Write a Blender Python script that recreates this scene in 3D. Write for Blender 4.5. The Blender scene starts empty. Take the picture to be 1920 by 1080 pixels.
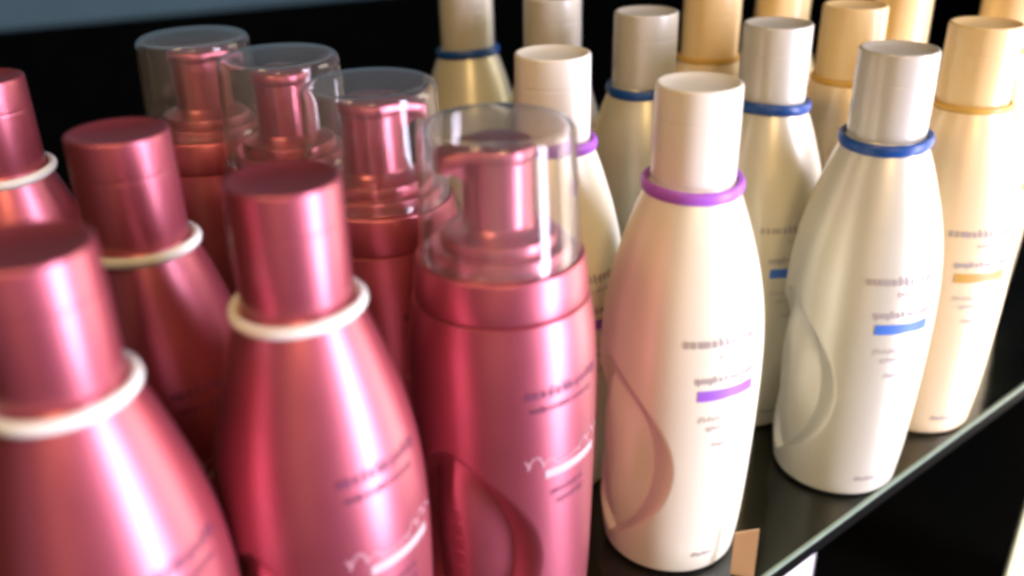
import bpy, bmesh, math, random
from mathutils import Matrix, Vector

scene = bpy.context.scene
C = scene.collection
R = math.radians

# ------------------------------------------------------------------ camera
cd = bpy.data.cameras.new('camera')
cam = bpy.data.objects.new('camera', cd)
C.objects.link(cam)
cam.matrix_world = (Matrix.Translation((0, 0, .3079)) @ Matrix.Rotation(math.pi / 2 - .4590, 4, 'X')
                    @ Matrix.Rotation(-.0198, 4, 'Z'))
cd.sensor_width = 36.0
cd.lens = 1752.4 / 1920 * 36.0
cd.clip_start = .01
cd.clip_end = 50
cd.dof.use_dof = True
cd.dof.focus_distance = .42
cd.dof.aperture_fstop = 4.6
scene.camera = cam

# ------------------------------------------------------------------ world
w = bpy.data.worlds.new('World')
scene.world = w
w.use_nodes = True
bg = w.node_tree.nodes['Background']
bg.inputs['Color'].default_value = (.75, .85, 1.0, 1)
bg.inputs['Strength'].default_value = .010


# ------------------------------------------------------------------ lamps
def area(name, loc, target, sx, sy, power, col):
    l = bpy.data.lights.new(name, 'AREA')
    l.shape = 'RECTANGLE'
    l.size = sx
    l.size_y = sy
    l.energy = power
    l.color = col
    o = bpy.data.objects.new(name, l)
    C.objects.link(o)
    o.location = loc
    d = Vector(target) - Vector(loc)
    o.rotation_euler = d.to_track_quat('-Z', 'Y').to_euler()
    return o


# daylight from the full-height shop window, to the right of the camera and a little behind it
area('window_light', (1.85, -.50, .05), (.05, .33, .05), .50, 2.8, 160, (.80, .75, 1.0))
# the glazed shop door further along the same side
area('door_light', (1.75, .95, .25), (.05, .38, .25), .8, 2.2, 32, (1.0, .90, .74))
# warm lamps of the salon: one on the wall behind the camera, one on the ceiling to the left, the lit room far behind
area('wall_lamp', (.25, -1.30, 1.15), (-.05, .36, .1), .30, .30, 13.0, (1.0, .66, .32))
area('ceiling_lamp', (-.62, -.25, 1.6), (.0, .42, .1), .3, .3, 10.0, (1.0, .66, .34))
area('room_lamp', (-.35, -2.2, .0), (.0, .4, .0), .9, 2.6, 5.5, (1.0, .64, .34))
# second, smaller window on the left behind the camera
area('side_window_light', (-1.5, -1.7, .0), (.0, .4, .0), 0.45, 2.4, 1.0, (.85, .72, 1.0))

scene.view_settings.view_transform = 'Standard'
scene.view_settings.look = 'None'
scene.view_settings.exposure = 0.0
scene.view_settings.gamma = 1.0
scene.render.engine = 'CYCLES'
scene.cycles.use_denoising = True
scene.cycles.max_bounces = 14
scene.cycles.transparent_max_bounces = 12
scene.cycles.transmission_bounces = 12
scene.cycles.sample_clamp_indirect = 40.0
scene.cycles.filter_width = 3.7


# ------------------------------------------------------------------ materials
def mat(name, base, metallic=0., rough=.4, coat=0., coat_rough=.1, ior=1.5, trans=0., flake=0.,
        var=.0, bump=0., bump_scale=400., spec=.5, sss=0., vscale=60.):
    m = bpy.data.materials.new(name)
    m.use_nodes = True
    nt = m.node_tree
    b = nt.nodes['Principled BSDF']
    b.inputs['Base Color'].default_value = (*base, 1)
    b.inputs['Metallic'].default_value = metallic
    b.inputs['Roughness'].default_value = rough
    b.inputs['IOR'].default_value = ior
    b.inputs['Coat Weight'].default_value = coat
    b.inputs['Coat Roughness'].default_value = coat_rough
    b.inputs['Transmission Weight'].default_value = trans
    b.inputs['Specular IOR Level'].default_value = spec
    if sss:
        b.inputs['Subsurface Weight'].default_value = sss
        b.inputs['Subsurface Radius'].default_value = (.004, .003, .002)
        b.inputs['Subsurface Scale'].default_value = 1.0
    tc = nt.nodes.new('ShaderNodeTexCoord')
    if var:
        # uneven pigment and faint handling marks
        n = nt.nodes.new('ShaderNodeTexNoise')
        n.inputs['Scale'].default_value = vscale
        n.inputs['Detail'].default_value = 6
        nt.links.new(tc.outputs['Object'], n.inputs['Vector'])
        mx = nt.nodes.new('ShaderNodeMix')
        mx.data_type = 'RGBA'
        mx.inputs[6].default_value = (*[c * (1 - var) for c in base], 1)
        mx.inputs[7].default_value = (*[min(1, c * (1 + var)) for c in base], 1)
        nt.links.new(n.outputs['Fac'], mx.inputs[0])
        nt.links.new(mx.outputs[2], b.inputs['Base Color'])
        mr = nt.nodes.new('ShaderNodeMapRange')
        mr.inputs['To Min'].default_value = max(0, rough - .07)
        mr.inputs['To Max'].default_value = rough + .07
        n2 = nt.nodes.new('ShaderNodeTexNoise')
        n2.inputs['Scale'].default_value = 35
        n2.inputs['Detail'].default_value = 8
        nt.links.new(tc.outputs['Object'], n2.inputs['Vector'])
        nt.links.new(n2.outputs['Fac'], mr.inputs['Value'])
        nt.links.new(mr.outputs['Result'], b.inputs['Roughness'])
    if bump:
        n3 = nt.nodes.new('ShaderNodeTexNoise')
        n3.inputs['Scale'].default_value = bump_scale
        n3.inputs['Detail'].default_value = 3
        bp = nt.nodes.new('ShaderNodeBump')
        bp.inputs['Strength'].default_value = bump
        bp.inputs['Distance'].default_value = .0004
        nt.links.new(tc.outputs['Object'], n3.inputs['Vector'])
        nt.links.new(n3.outputs['Fac'], bp.inputs['Height'])
        nt.links.new(bp.outputs['Normal'], b.inputs['Normal'])
    return m


PINK = (.45, .086, .120)
M = {
    'pink': mat('pink_pearl_plastic', PINK, metallic=.76, rough=.42, coat=1.0, coat_rough=.35, var=.08, bump=.05),
    'white': mat('white_pearl_plastic', (.76, .74, .555), metallic=.12, rough=.38, coat=.3, coat_rough=.25, var=.03, bump=.04, sss=.15),
    'silver': mat('silver_pearl_plastic', (.61, .595, .45), metallic=.25, rough=.36, coat=.3, coat_rough=.25, var=.03, bump=.04, sss=.1),
    'cream': mat('cream_pearl_plastic', (.80, .64, .38), metallic=.15, rough=.38, coat=.3, coat_rough=.25, var=.03, bump=.04, sss=.15),
    'capwhite': mat('white_cap_plastic', (.75, .73, .60), rough=.36, coat=.2, coat_rough=.2, var=.03, bump=.03, sss=.15),
    'capsilver': mat('silver_cap_plastic', (.57, .56, .46), metallic=.12, rough=.34, coat=.2, coat_rough=.2, var=.03, bump=.03),
    'capcream': mat('cream_cap_plastic', (.78, .59, .28), rough=.36, coat=.2, coat_rough=.2, var=.03, bump=.03, sss=.15),
    'ring_white': mat('ivory_rubber', (.74, .75, .66), rough=.5, var=.05, sss=.2),
    'ring_purple': mat('purple_rubber', (.36, .10, .55), rough=.42, var=.06),
    'ring_blue': mat('blue_rubber', (.006, .065, .27), rough=.38, var=.06),
    'ring_gold': mat('gold_rubber', (.60, .36, .06), rough=.42, var=.06),
    'ink_grey': mat('grey_ink', (.36, .32, .28), rough=.5, var=.1),
    'ink_pale': mat('pale_grey_ink', (.47, .43, .36), rough=.5, var=.1),
    'ink_purple': mat('purple_ink', (.27, .09, .50), rough=.5, var=.1),
    'ink_blue': mat('blue_ink', (.04, .15, .50), rough=.5, var=.1),
    'ink_gold': mat('gold_ink', (.50, .29, .05), rough=.5, var=.1),
    'ink_maroon': mat('maroon_ink', (.17, .03, .07), rough=.5, var=.1),
    'ink_white': mat('silver_white_ink', (.48, .38, .38), rough=.45, var=.1),
    'ink_script': mat('pale_rose_ink', (.50, .27, .30), rough=.45, var=.1),
    'clear': mat('clear_plastic', (1.0, 1.0, .99), rough=.03, ior=1.32, trans=.975),
    'glass': mat('shelf_glass', (.80, .90, .83), rough=.08, ior=1.42, trans=1.0, var=.03, vscale=20),
    'glass_edge': mat('ground_glass_edge', (.20, .27, .19), rough=.35, var=.3, vscale=120, spec=.6),
    'black': mat('black_lacquer', (.0025, .0025, .002), rough=.5, var=.2, spec=.02),
    'unlit_wall': mat('black_unlit_wall', (.0022, .0026, .0024), rough=.7, var=.3, vscale=8, spec=.0),  # shade on the lower far wall, put in as black
    'wall': mat('blue_grey_lit_wall', (.075, .150, .175), rough=.8, var=.25, vscale=3),  # bluish light on the upper far wall, put into its colour
    'card': mat('cream_card', (.66, .47, .25), rough=.6, var=.06),
    'carton': mat('white_carton', (.80, .76, .74), rough=.5, var=.04),
    'carton_green': mat('lime_white_carton', (.84, .90, .48), rough=.5, var=.06),
    'carton_band': mat('violet_carton_print', (.20, .12, .34), rough=.5, var=.06),
}


# ------------------------------------------------------------------ helpers
def finish(me, smooth=True, angle=38):
    if smooth:
        me.polygons.foreach_set('use_smooth', [True] * len(me.polygons))
        me.set_sharp_from_angle(angle=R(angle))
    me.update()
    return me


def obj(name, me, material, parent=None, loc=None, rotz=0.):
    if not me.materials:
        me.materials.append(material)
    o = bpy.data.objects.new(name, me)
    C.objects.link(o)
    if o.material_slots[0].material is not material:
        o.material_slots[0].link = 'OBJECT'
        o.material_slots[0].material = material
    if parent is not None:
        o.parent = parent
    if loc is not None:
        o.location = loc
    o.rotation_euler = (0, 0, rotz)
    return o


def tag(o, label=None, cat=None, group=None, kind=None):
    if label:
        o['label'] = label
    if cat:
        o['category'] = cat
    if group:
        o['group'] = group
    if kind:
        o['kind'] = kind
    return o


def empty(name, loc, rotz=0.):
    o = bpy.data.objects.new(name, None)
    o.empty_display_size = .02
    C.objects.link(o)
    o.location = loc
    o.rotation_euler = (0, 0, rotz)
    return o


def lathe(name, prof, seg=72, close=False, angle=38):
    """revolve (r, z) pairs; r == 0 ends make poles; close joins last to first"""
    vs, fs, rows = [], [], []
    for r, z in prof:
        if r < 1e-7:
            rows.append([len(vs)])
            vs.append((0, 0, z))
        else:
            rows.append(list(range(len(vs), len(vs) + seg)))
            for k in range(seg):
                a = 2 * math.pi * k / seg
                vs.append((r * math.cos(a), r * math.sin(a), z))
    n = len(rows)
    for i in range(n if close else n - 1):
        a, b = rows[i], rows[(i + 1) % n]
        for k in range(seg):
            k2 = (k + 1) % seg
            if len(a) == 1 and len(b) == 1:
                continue
            if len(a) == 1:
                fs.append((a[0], b[k2], b[k]))
            elif len(b) == 1:
                fs.append((a[k], a[k2], b[0]))
            else:
                fs.append((a[k], a[k2], b[k2], b[k]))
    me = bpy.data.meshes.new(name)
    me.from_pydata(vs, [], fs)
    bm = bmesh.new()
    bm.from_mesh(me)
    bmesh.ops.recalc_face_normals(bm, faces=bm.faces)
    bm.to_mesh(me)
    bm.free()
    return finish(me, angle=angle)


def arc(cx, cz, r, a0, a1, n=5):
    return [(cx + r * math.cos(R(a0 + (a1 - a0) * i / n)), cz + r * math.sin(R(a0 + (a1 - a0) * i / n))) for i in range(n + 1)]


def smooth_profile(pts):
    """Catmull-Rom through (z, r) knots, returns callable r(z)"""
    zs = [p[0] for p in pts]
    rs = [p[1] for p in pts]

    def f(z):
        if z <= zs[0]:
            return rs[0]
        if z >= zs[-1]:
            return rs[-1]
        i = max(k for k in range(len(zs) - 1) if zs[k] <= z)
        t = (z - zs[i]) / (zs[i + 1] - zs[i])

        def slope(k):
            if k == 0:
                return (rs[1] - rs[0]) / (zs[1] - zs[0])
            if k == len(zs) - 1:
                return (rs[-1] - rs[-2]) / (zs[-1] - zs[-2])
            return (rs[k + 1] - rs[k - 1]) / (zs[k + 1] - zs[k - 1])
        h = zs[i + 1] - zs[i]
        m0, m1 = slope(i) * h, slope(i + 1) * h
        return ((2 * t**3 - 3 * t**2 + 1) * rs[i] + (t**3 - 2 * t**2 + t) * m0
                + (-2 * t**3 + 3 * t**2) * rs[i + 1] + (t**3 - t**2) * m1)
    return f


def sstep(x):
    x = max(0., min(1., x))
    return x * x * (3 - 2 * x)


# ------------------------------------------------------------------ body shapes
bottle_r = smooth_profile([(0, .0305), (.02, .0326), (.05, .0342), (.08, .0350), (.10, .0350), (.115, .0343), (.13, .0325),
                           (.145, .0293), (.157, .0258), (.166, .0229), (.173, .0203), (.178, .0182), (.1815, .0163)])
foam_r = smooth_profile([(0, .0318), (.03, .0336), (.07, .0347), (.11, .0352), (.13, .0350), (.145, .0341), (.1572, .0322)])
GRIP_Z, GRIP_H = .0585, .0475


def grip_depth(th, z, half):
    """depth of the thumb recess (th measured from the recess centre)"""
    u = (z - GRIP_Z) / GRIP_H
    if abs(u) >= 1:
        return 0.
    b = half * (1 - u * u) ** .85
    d = b - abs(th)
    if d <= 0:
        return 0.
    wall = R(14) * (1 - abs(u) ** 1.8) + R(3)
    x = min(1., d / wall)
    k = .72 * x + .28 * sstep(x)
    deep = .0068 * (1 - .5 * abs(u) ** 1.5)
    return deep * k * (1 - .82 * sstep((d - wall) / (half * .62)))


def body_mesh(name, rf, ztop, half, extra_top):
    """surface of revolution with one scooped thumb grip centred on +x"""
    nt, zs = 240, []
    z = .0022
    zs.append(z)
    n = 190
    for i in range(1, n + 1):
        zs.append(.0022 + (ztop - .0022) * i / n)
    bot = [(0., .0012), (.012, .0010), (.024, .0008), (rf(0) - .0042, .0003), (rf(0) - .0026, .0), (rf(0) - .0011, .0005), (rf(0) - .0003, .0013)]
    vs, fs, rows = [], [], []
    for r, zz in bot:
        if r == 0:
            rows.append([len(vs)])
            vs.append((0, 0, zz))
        else:
            rows.append(list(range(len(vs), len(vs) + nt)))
            for k in range(nt):
                a = 2 * math.pi * k / nt
                vs.append((r * math.cos(a), r * math.sin(a), zz))
    for zz in zs:
        rows.append(list(range(len(vs), len(vs) + nt)))
        for k in range(nt):
            a = 2 * math.pi * k / nt
            d0 = (a + math.pi) % (2 * math.pi) - math.pi
            dep = grip_depth(d0, zz, half)
            r = rf(zz) - dep
            vs.append((r * math.cos(a), r * math.sin(a), zz))
    for r, zz in extra_top:
        if r == 0:
            rows.append([len(vs)])
            vs.append((0, 0, zz))
        else:
            rows.append(list(range(len(vs), len(vs) + nt)))
            for k in range(nt):
                a = 2 * math.pi * k / nt
                vs.append((r * math.cos(a), r * math.sin(a), zz))
    for a, b in zip(rows[:-1], rows[1:]):
        for k in range(nt):
            k2 = (k + 1) % nt
            if len(a) == 1:
                fs.append((a[0], b[k2], b[k]))
            elif len(b) == 1:
                fs.append((a[k], a[k2], b[0]))
            else:
                fs.append((a[k], a[k2], b[k2], b[k]))
    me = bpy.data.meshes.new(name)
    me.from_pydata(vs, [], fs)
    return finish(me, angle=50)


HALF = R(58)
bottle_body = body_mesh('bottle_body', bottle_r, .1812, HALF, [(.0150, .1816), (.0148, .186), (0., .186)])
foam_body = body_mesh('foam_body', foam_r, .1570, HALF, [(.0312, .1576), (.0306, .1577), (.0302, .1572), (0., .1572)])

# flip cap: cylinder with rounded lower lip, parting groove and dished top
H = .2189
z0 = .1803
cap_prof = ([(.0152, z0 + .001), (.0156, z0)] + arc(.0162, z0 + .0008, .0008, -80, 0, 3)
            + [(.0170, H - .0142), (.01696, H - .0136), (.01686, H - .0134), (.01686, H - .0130), (.01696, H - .0128), (.01692, H - .0122)]
            + arc(.0157, H - .0011, .0011, 0, 120, 5) + [(.0138, H - .0008), (.0105, H - .0016), (.005, H - .0020), (0, H - .0021)])
cap_mesh = lathe('cap', cap_prof, 88, angle=48)


def ring_mesh(name, rad, tw, th, wob, seed):
    """a band with an oval section lying loosely round the neck"""
    rnd = random.Random(seed)
    ph = rnd.random() * 6
    vs, fs = [], []
    N, K = 72, 12
    for i in range(N):
        a = 2 * math.pi * i / N
        rr = rad * (1 + .012 * math.sin(2 * a + ph))
        dz = wob * math.sin(a + ph) + wob * .4 * math.sin(2 * a + ph * 2)
        for k in range(K):
            b = 2 * math.pi * k / K
            x = rr + tw * math.cos(b)
            vs.append((x * math.cos(a), x * math.sin(a), dz + th * math.sin(b)))
    for i in range(N):
        for k in range(K):
            fs.append((i * K + k, ((i + 1) % N) * K + k, ((i + 1) % N) * K + (k + 1) % K, i * K + (k + 1) % K))
    me = bpy.data.meshes.new(name)
    me.from_pydata(vs, [], fs)
    return finish(me, angle=80)


ring_round = [ring_mesh('ring_round', .0192, .0018, .0020, .0006, s) for s in range(3)]
ring_band = [ring_mesh('ring_band', .0190, .0016, .0028, .0009, s + 5) for s in range(3)]
ring_tight = [ring_mesh('ring_tight', .0180, .0010, .0017, .0002, s + 9) for s in range(2)]


# ------------------------------------------------------------------ print on the curved surface
def wrap_quads(name, rf, quads, off=.00022):
    """quads: list of (th0, th1, za, zb, shear) patches laid on the body surface"""
    vs, fs = [], []
    for th0, th1, za, zb, sh in quads:
        n = max(1, int(abs(th1 - th0) / R(4)))
        base = len(vs)
        for i in range(n + 1):
            t = th0 + (th1 - th0) * i / n
            for zz, s in ((za, 0), (zb, sh)):
                r = rf(zz) + off
                vs.append((r * math.cos(t + s), r * math.sin(t + s), zz))
        for i in range(n):
            a = base + 2 * i
            fs.append((a, a + 2, a + 3, a + 1))
    me = bpy.data.meshes.new(name)
    me.from_pydata(vs, [], fs)
    return finish(me)


def text_line(name, rf, d0, d1, z, h, seed, bold=.42, gap=.12):
    """a row of small strokes the size of the print; too small to be read in the photograph as well"""
    rnd = random.Random(seed)
    q = []
    gw = h * .62 / .0345
    t = R(d0)
    while t + gw < R(d1):
        st = gw * bold * .62
        if rnd.random() < .05:
            t += gw * .8
            continue
        u = t
        for _ in range(rnd.choice((2, 2, 3))):
            lo, hi = rnd.choice(((0, 1), (0, .7), (0, .7), (0, .7), (0, .7), (-.25, .7)))
            q.append((u, u + st, z + h * lo, z + h * hi, 0))
            if rnd.random() < .6:
                zc = z + h * rnd.choice((0, .28, .56, .56))
                q.append((u + st, u + gw * .45, zc, zc + h * .14, 0))
            u += gw * .42
        t += gw * (1 + gap)
    return wrap_quads(name, rf, q)


def bar(name, rf, d0, d1, z, h):
    return wrap_quads(name, rf, [(R(d0), R(d1), z, z + h, 0)])


def script_line(name, rf, d0, d1, z, amp, seed):
    """flowing handwritten stroke: a looping ribbon"""
    rnd = random.Random(seed)
    vs, fs = [], []
    n = 120
    prev = None
    wv = .00034
    ph = rnd.random() * 3
    pts = []
    for i in range(n + 1):
        u = i / n
        t = R(d0 + (d1 - d0) * u) + R(1.6) * math.sin(u * 46 + ph)
        zz = z + amp * (.5 + .5 * math.sin(u * 46 + ph + 1.4)) * (.55 + .45 * math.sin(u * 9 + ph)) + amp * .15 * u
        pts.append((t, zz))
    for i, (t, zz) in enumerate(pts):
        t2, z2 = pts[min(i + 1, n)]
        t1, z1 = pts[max(i - 1, 0)]
        dx, dz = (t2 - t1) * .034, z2 - z1
        l = math.hypot(dx, dz) or 1
        nx, nz = -dz / l * wv, dx / l * wv
        for s in (-1, 1):
            tt, z3 = t + s * nx / .034, zz + s * nz
            r = rf(z3) + .00025
            vs.append((r * math.cos(tt), r * math.sin(tt), z3))
        if i:
            a = 2 * i - 2
            fs.append((a, a + 2, a + 3, a + 1))
    me = bpy.data.meshes.new(name)
    me.from_pydata(vs, [], fs)
    return finish(me)


white_print = [  # name, mesh, ink
    ('printed_line', text_line('text_a', bottle_r, -31, 30, .1205, .0042, 1, .55), 'ink_grey'),
    ('printed_line', text_line('text_b', bottle_r, -6, 16, .1150, .0026, 2), 'ink_pale'),
    ('printed_line', text_line('text_c', bottle_r, -22, 28, .1045, .0036, 3, .5), 'ink_grey'),
    ('colour_bar', bar('bar_a', bottle_r, -20, 25, .0962, .0050), None),
    ('printed_line', text_line('text_d', bottle_r, -18, 22, .0862, .0027, 4), 'ink_pale'),
    ('printed_line', text_line('text_e', bottle_r, -12, 12, .0815, .0027, 5, .45), 'ink_pale'),
    ('printed_line', text_line('text_f', bottle_r, -7, 16, .0730, .0026, 6), 'ink_pale'),
    ('volume_mark', text_line('text_g', bottle_r, -13, 5, .0110, .0026, 7, .6, .12), 'ink_grey'),
]


def pink_print_set(rf, tagname):
    return [
        ('printed_line', text_line(tagname + 'a', rf, -30, 32, .1305, .0042, 11, .5), 'ink_maroon'),
        ('printed_line', text_line(tagname + 'b', rf, -27, 22, .1250, .0026, 12), 'ink_maroon'),
        ('script_line', script_line(tagname + 'c', rf, -32, 34, .1012, .0052, 13), 'ink_script'),
        ('silver_bar', bar(tagname + 'd', rf, -18, 26, .0962, .0036), 'ink_white'),
        ('printed_line', text_line(tagname + 'e', rf, -14, 14, .0880, .0028, 14, .45), 'ink_maroon'),
        ('printed_line', text_line(tagname + 'f', rf, -10, 14, .0830, .0028, 15, .45), 'ink_maroon'),
        ('volume_mark', text_line(tagname + 'g', rf, -13, 5, .0110, .0026, 16, .6, .12), 'ink_maroon'),
    ]


pink_print = pink_print_set(bottle_r, 'pink_text_')
foam_print = pink_print_set(foam_r, 'foam_text_')


def rib_mesh(name, rf):
    """raised ticks down the middle of the scooped grip"""
    vs, fs = [], []
    for k in range(7):
        zc = GRIP_Z + .021 - k * .007
        hw = R(10) if k % 2 else R(7)
        base = len(vs)
        n = 6
        for i in range(n + 1):
            t = -hw + 2 * hw * i / n
            for dz, up in ((-.0011, 0), (-.0004, .0003), (.0004, .0003), (.0011, 0)):
                zz = zc + dz + .0012 * (i / n - .5)
                r = rf(zz) - grip_depth(t, zz, HALF) + up * math.sin(math.pi * i / n) - .00005
                vs.append((r * math.cos(t), r * math.sin(t), zz))
        for i in range(n):
            for j in range(3):
                a = base + 4 * i + j
                fs.append((a, a + 4, a + 5, a + 1))
    me = bpy.data.meshes.new(name)
    me.from_pydata(vs, [], fs)
    return finish(me, angle=60)


bottle_ribs = rib_mesh('bottle_ribs', bottle_r)
foam_ribs = rib_mesh('foam_ribs', foam_r)

# ------------------------------------------------------------------ foam pump shapes
collar_mesh = lathe('collar', [(.0290, .1580), (.0312, .1580)] + arc(.0312, .1587, .0007, -90, 0, 3)
                    + [(.0312, .1660), (.0305, .1712)] + arc(.0291, .1718, .0012, 0, 90, 4)
                    + [(.0268, .1731), (.0266, .1722), (.0258, .1722), (.0252, .1750)] + arc(.0240, .1764, .0010, 0, 90, 3)
                    + [(.0200, .1777), (0, .1777)], 88)
flange_mesh = lathe('flange', [(.0205, .1775), (.0205, .1800)] + arc(.0193, .1806, .0010, 0, 90, 4)
                    + [(.0165, .1822), (.0135, .1836), (.0126, .1850), (0, .1850)], 72)
stem_mesh = lathe('pump_stem', [(0, .1845), (.0126, .1845), (.0124, .190), (.0123, .2070), (.0121, .2080), (0, .2080)], 64)
overcap_outer = [(.0262, .1734), (.0287, .1734), (.0287, .176), (.0279, .190), (.0272, .205), (.0268, .2130)]
overcap_outer += [(.0228 + .0040 * math.cos(R(a)), .2153 + .0042 * math.sin(R(a))) for a in (0, 15, 30, 45, 60, 75, 90)] + [(.012, .2197), (0, .2197)]
overcap_inner = [(0, .2188), (.012, .2188)] + [(.0228 + .0031 * math.cos(R(a)), .2153 + .0033 * math.sin(R(a))) for a in (90, 75, 60, 45, 30, 15, 0)]
overcap_inner += [(.0259, .2130), (.0263, .205), (.0270, .190), (.0278, .176), (.0278, .1745), (.0262, .1745)]
overcap_mesh = lathe('overcap', overcap_outer + overcap_inner, 96, close=True, angle=40)


def head_mesh():
    """press head: round pad drawn out into a flat spout with a drooping lip along +x"""
    bm = bmesh.new()
    n = 48
    out = []
    for k in range(n):
        a = 2 * math.pi * k / n
        x, y = .0132 * math.cos(a), .0132 * math.sin(a)
        if x > .004:
            t = (x - .004) / .0092
            wy = .0066
            y = y * (1 - t) + max(-wy, min(wy, y * 1.6)) * t if abs(y) > 1e-6 else y
            x = x + .0085 * sstep(t * 1.3)
        out.append((x, y))

    def zoff(x):
        return -.0022 * max(0, (x - .008) / .0137) ** 1.5
    rings = []
    for inset, zz in ((.0010, .2074), (.0, .2084), (.0, .2116), (.0007, .2124), (.0018, .2127)):
        row = []
        for x, y in out:
            s = 1 - inset / math.hypot(x, y)
            xx, yy = x * s, y * s
            z = zz + zoff(xx) + (.0012 if zz < .2092 and xx > .012 else 0) - (.0024 if zz < .2092 and xx > .0195 else 0)
            row.append(bm.verts.new((xx, yy, z)))
        rings.append(row)
    for a, b in zip(rings[:-1], rings[1:]):
        for k in range(n):
            bm.faces.new((a[k], a[(k + 1) % n], b[(k + 1) % n], b[k]))
    ct = bm.verts.new((0, 0, .2121))
    for k in range(n):
        bm.faces.new((rings[-1][k], rings[-1][(k + 1) % n], ct))
    cb = bm.verts.new((0, 0, .2074))
    for k in range(n):
        bm.faces.new((rings[0][(k + 1) % n], rings[0][k], cb))
    me = bpy.data.meshes.new('press_head')
    bm.to_mesh(me)
    bm.free()
    return finish(me, angle=45)


def gusset_mesh():
    """web that joins the spout to the stem"""
    bm = bmesh.new()
    a = [(.0105, .2078), (.0205, .2072), (.0195, .2060), (.0118, .2005), (.0105, .2005)]
    l = [bm.verts.new((x, -.0045, z)) for x, z in a]
    r = [bm.verts.new((x, .0045, z)) for x, z in a]
    bm.faces.new(l[::-1])
    bm.faces.new(r)
    for k in range(5):
        k2 = (k + 1) % 5
        bm.faces.new((l[k], l[k2], r[k2], r[k]))
    bmesh.ops.recalc_face_normals(bm, faces=bm.faces)
    bmesh.ops.bevel(bm, geom=bm.edges[:], offset=.0006, segments=2, affect='EDGES')
    me = bpy.data.meshes.new('spout_web')
    bm.to_mesh(me)
    bm.free()
    return finish(me)


head = head_mesh()
gusset = gusset_mesh()


# ------------------------------------------------------------------ the setting
ED = Vector((.784, .6207, 0)).normalized()      # along the shelf's front edge
EN = Vector((-ED.y, ED.x, 0))                   # into the shelf
E0 = Vector((.109, .322, 0)) - EN * .0015
EANG = math.atan2(ED.y, ED.x)


def box_mesh(name, x0, x1, y0, y1, zz0, zz1, bev=0.):
    bm = bmesh.new()
    bmesh.ops.create_cube(bm, size=1)
    for v in bm.verts:
        v.co = ((x0 + x1) / 2 + v.co.x * (x1 - x0), (y0 + y1) / 2 + v.co.y * (y1 - y0), (zz0 + zz1) / 2 + v.co.z * (zz1 - zz0))
    if bev:
        bmesh.ops.bevel(bm, geom=bm.edges[:], offset=bev, segments=2, affect='EDGES')
    me = bpy.data.meshes.new(name)
    bm.to_mesh(me)
    bm.free()
    return finish(me, smooth=bool(bev))


shelf = tag(empty('glass_shelf', E0, EANG), 'black shelf topped with glass, pale green front edge, carrying all the bottles', 'shelf')
obj('glass_top', box_mesh('glass_top', -.55, 1.3, .0012, .40, -.0030, 0., .0003), M['glass'], shelf)
obj('polished_edge', box_mesh('polished_edge', -.55, 1.3, -.0006, .0011, -.0028, -.0001, .0004), M['glass_edge'], shelf)
obj('board', box_mesh('board', -.55, 1.3, .0006, .40, -.0125, -.0034, .0006), M['black'], shelf)

low = obj('lower_shelf', box_mesh('lower_shelf', -.7, 1.6, -.02, .401, -.282, -.270, .001), M['black'], None, E0, EANG)
tag(low, kind='structure')
# the far side of the dark shop: black slab for its shade, blue-grey colour for the lit part above
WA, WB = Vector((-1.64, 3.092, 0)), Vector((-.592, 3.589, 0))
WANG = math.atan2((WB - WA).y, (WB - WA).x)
panel = obj('back_shade_panel', box_mesh('back_shade_panel', -4, 6, 0, .03, -1.2, -.26, .002), M['unlit_wall'], None, WA, WANG)
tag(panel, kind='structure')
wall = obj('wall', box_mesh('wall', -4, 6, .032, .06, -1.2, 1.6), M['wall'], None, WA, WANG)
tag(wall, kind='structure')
floor = obj('floor', box_mesh('floor', -4, 5, -3, 7, -1.25, -1.2), M['black'], None, (0, 0, 0), 0)
tag(floor, kind='structure')


# ------------------------------------------------------------------ bottles
def face_angle(x, y, deg):
    """world angle of the direction that looks deg to the right of the camera as seen from it"""
    return math.atan2(-y, -x) + R(deg)


rnd = random.Random(4)


def bottle(name, pos, body, capm, ringm, ringset, prints, bar_ink, label, group, lab=32, grip=-60, ri=0, lift=0.):
    x, y = pos
    t = tag(empty(name, (x, y, .0003)), label, 'bottle', group)
    b = obj('body', bottle_body, M[body], t, None, face_angle(x, y, grip))
    obj('grip_ribs', bottle_ribs, M[body], b)
    obj('cap', cap_mesh, M[capm], t, None, rnd.random() * 6)
    if ringm:
        ring = obj('neck_ring', ringset[ri % len(ringset)], M[ringm], t, (0, 0, (.1786 if ringset is not ring_tight else .1797) + lift), rnd.random() * 6)
        tilt = .022 if ringset is not ring_tight else .006
        ring.rotation_euler[0] = rnd.uniform(-tilt, tilt)
        ring.rotation_euler[1] = rnd.uniform(-tilt, tilt)
    if prints:
        da = face_angle(x, y, lab) - face_angle(x, y, grip) + R(rnd.uniform(-2, 2))
        for nm, me, ink in prints:
            obj(nm, me, M[ink or bar_ink], b, None, da)
    return t


def foam_bottle(pos, label, lab=40, grip=-36, spout=0., prints=True):
    x, y = pos
    t = tag(empty('foam_pump_bottle', (x, y, .0003)), label, 'bottle', 'pink foam pump bottles')
    b = obj('body', foam_body, M['pink'], t, None, face_angle(x, y, grip))
    obj('grip_ribs', foam_ribs, M['pink'], b)
    obj('collar', collar_mesh, M['pink'], t)
    p = obj('pump', stem_mesh, M['pink'], t, None, spout)
    obj('flange', flange_mesh, M['pink'], p)
    obj('press_head', head, M['pink'], p)
    obj('spout_web', gusset, M['pink'], p)
    obj('clear_overcap', overcap_mesh, M['clear'], t)
    if prints:
        da = face_angle(x, y, lab) - face_angle(x, y, grip)
        for nm, me, ink in foam_print:
            obj(nm, me, M[ink], b, None, da)
    return t


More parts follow.
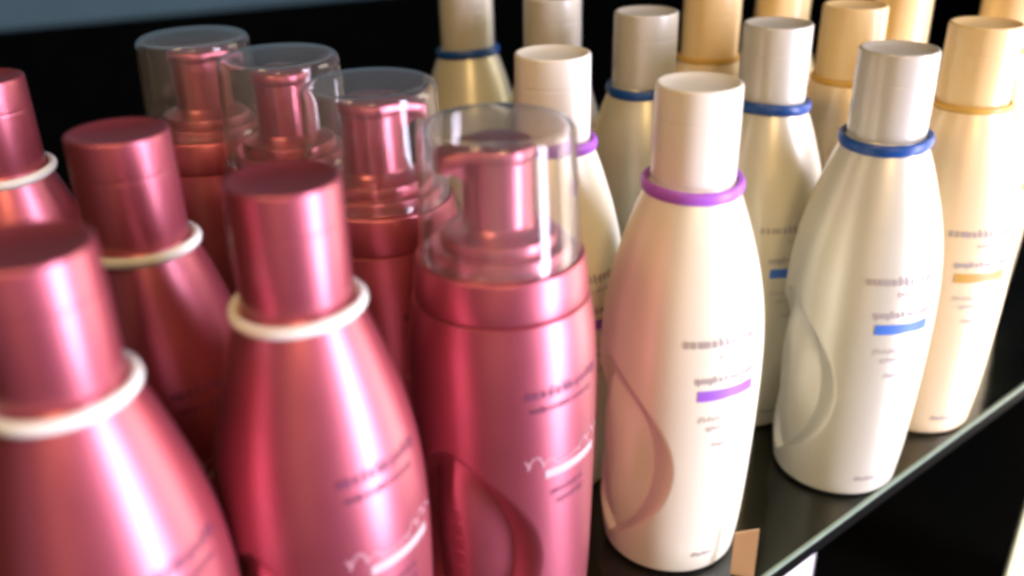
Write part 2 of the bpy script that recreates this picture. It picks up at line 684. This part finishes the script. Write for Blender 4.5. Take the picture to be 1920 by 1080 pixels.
GP, GW = 'pink pearl bottles with ivory neck rings', 'white pearl bottles with coloured neck rings'
pk = dict(body='pink', capm='pink', ringm='ring_white', ringset=ring_round, prints=pink_print, bar_ink='ink_white', group=GP)
bottle('pink_bottle', (-.1187, .2084), label='nearest pink bottle, cut off by the lower left corner of the photo', lab=34, grip=-50, ri=0, **pk)
bottle('pink_bottle', (-.0652, .2541), label='pink bottle with ivory ring standing directly left of the front pump bottle', lab=38, grip=-46, ri=1, **pk)
bottle('pink_bottle', (-.1310, .3043), label='pink bottle with ivory ring in the second row, behind the two front pink bottles', lab=30, grip=-55, ri=2, **pk)
bottle('pink_bottle', (-.2175, .3851), label='pink bottle at the far left edge, only half its cap and ring showing', lab=30, grip=-60, ri=0, **pk)

foam_bottle((-.0040, .3040), 'large pink foam pump bottle in front, clear overcap, beside the purple ringed white bottle', 42, -36, R(196))
foam_bottle((-.0545, .3633), 'pink foam pump bottle behind the front pump bottle, its spout pointing right', 40, -36, R(12))
foam_bottle((-.1015, .4165), 'pink foam pump bottle under clear overcap, middle of the three at the back', 40, -36, R(80))
foam_bottle((-.1535, .4640), 'rearmost pink foam pump bottle, against the dark background at upper left', 40, -36, R(22))

pu = dict(body='white', capm='capwhite', ringm='ring_purple', ringset=ring_band, prints=white_print, bar_ink='ink_purple', group=GW)
bl = dict(body='silver', capm='capsilver', ringm='ring_blue', ringset=ring_band, prints=white_print, bar_ink='ink_blue', group=GW)
go = dict(body='cream', capm='capcream', ringm='ring_gold', ringset=ring_tight, prints=white_print, bar_ink='ink_gold', group=GW)
bottle('white_bottle', (.0732, .3545), label='white pearl bottle with purple ring and purple printed bar, front row', lab=32, grip=-57, ri=0, **pu)
bottle('white_bottle', (.1698, .4068), label='silvery white bottle with blue ring and blue printed bar, front row', lab=36, grip=-63, ri=1, **bl)
bottle('white_bottle', (.2314, .4582), label='cream bottle with gold ring and gold printed bar, at the shelf edge on the right', lab=34, grip=-66, ri=0, **go)
bottle('white_bottle', (.0198, .4113), label='white bottle with purple ring partly hidden behind the front pump bottle', lab=34, grip=-62, ri=2, **pu)
bottle('white_bottle', (.0740, .5071), label='white bottle with blue ring just behind the front purple ringed bottle, to its left', lab=34, grip=-62, ri=0, **bl)
bottle('white_bottle', (.1334, .4679), label='white bottle with blue ring standing between the purple ringed and front blue ringed bottles', lab=34, grip=-62, ri=2, **bl)
bottle('white_bottle', (.1873, .5145), label='cream gold ringed bottle behind and left of the front blue ringed bottle', lab=34, grip=-62, ri=1, **go)
bottle('white_bottle', (-.0255, .6090), label='rearmost bottle with dark blue ring, left of all the white bottles', lab=34, grip=-62, ri=1, **bl)
bottle('white_bottle', (.0269, .5606), label='bottle in the back row whose cap shows just above the hidden purple ringed bottle', lab=34, grip=-62, ri=2, **bl)
bottle('white_bottle', (.1225, .5715), label='cream gold ringed bottle at the top, right above the front purple ringed bottle', lab=34, grip=-62, ri=0, **go)
bottle('white_bottle', (.1770, .6147), label='cream bottle at the top edge, its cap bottom above the middle blue ringed bottle', lab=34, grip=-62, ri=1, **go)
bottle('white_bottle', (.2400, .5813), label='cream bottle at the top edge, above and left of the front blue ringed cap', lab=34, grip=-62, ri=0, **go)
bottle('white_bottle', (.3080, .5838), label='cream bottle at the top edge behind the front gold ringed cap', lab=34, grip=-62, ri=1, **go)

# ------------------------------------------------------------------ small things
card = tag(empty('shelf_card', (.1022, .3222, .0003), R(-20)), 'small cream card standing on the shelf edge beside the purple ringed bottle', 'card')
cb_ = bmesh.new()
o4 = [(-.0055, 0), (.0048, 0), (.0048, .0285), (-.0055, .0235)]
f4 = [cb_.verts.new((x, -.0004, z)) for x, z in o4]
b4 = [cb_.verts.new((x, .0004, z)) for x, z in o4]
cb_.faces.new(f4)
cb_.faces.new(b4[::-1])
for k in range(4):
    cb_.faces.new((f4[(k + 1) % 4], f4[k], b4[k], b4[(k + 1) % 4]))
cme = bpy.data.meshes.new('front_leaf')
cb_.to_mesh(cme)
cb_.free()
obj('front_leaf', cme, M['card'], card)
obj('foot', box_mesh('foot', -.0055, .0048, .0006, .0042, 0, .0008, .0001), M['card'], card)


def carton(name, loc, rot, sx, sy, h, m, label, band=True):
    t = tag(empty(name, loc, rot), label, 'carton')
    obj('box', box_mesh('box', 0, sx, 0, sy, 0, h, .0008), M[m], t)
    obj('lid_flap', box_mesh('lid_flap', .001, sx - .001, -.0006, -.0002, h - .02, h - .001), M[m], t)
    if band:
        obj('printed_band', box_mesh('printed_band', sx + .0002, sx + .0006, .002, sy - .002, .01, h - .01), M['carton_band'], t)
    return t


carton('product_carton', (.215 - .05 * ED.x, .5175 - .05 * ED.y, -.2697), EANG, .05, .05, .165, 'carton',
       'white carton on the lower shelf below the front edge, near the picture bottom', True)
lime = tag(empty('display_card', (.3885, .5610, -.2697), R(6)), 'lime white display card on the lower shelf in the bottom right corner', 'card')
obj('panel', box_mesh('panel', 0, .09, 0, .003, 0, .20, .0004), M['carton_green'], lime)
obj('foot', box_mesh('foot', .05, .085, .0034, .02, 0, .002, .0003), M['carton_green'], lime)
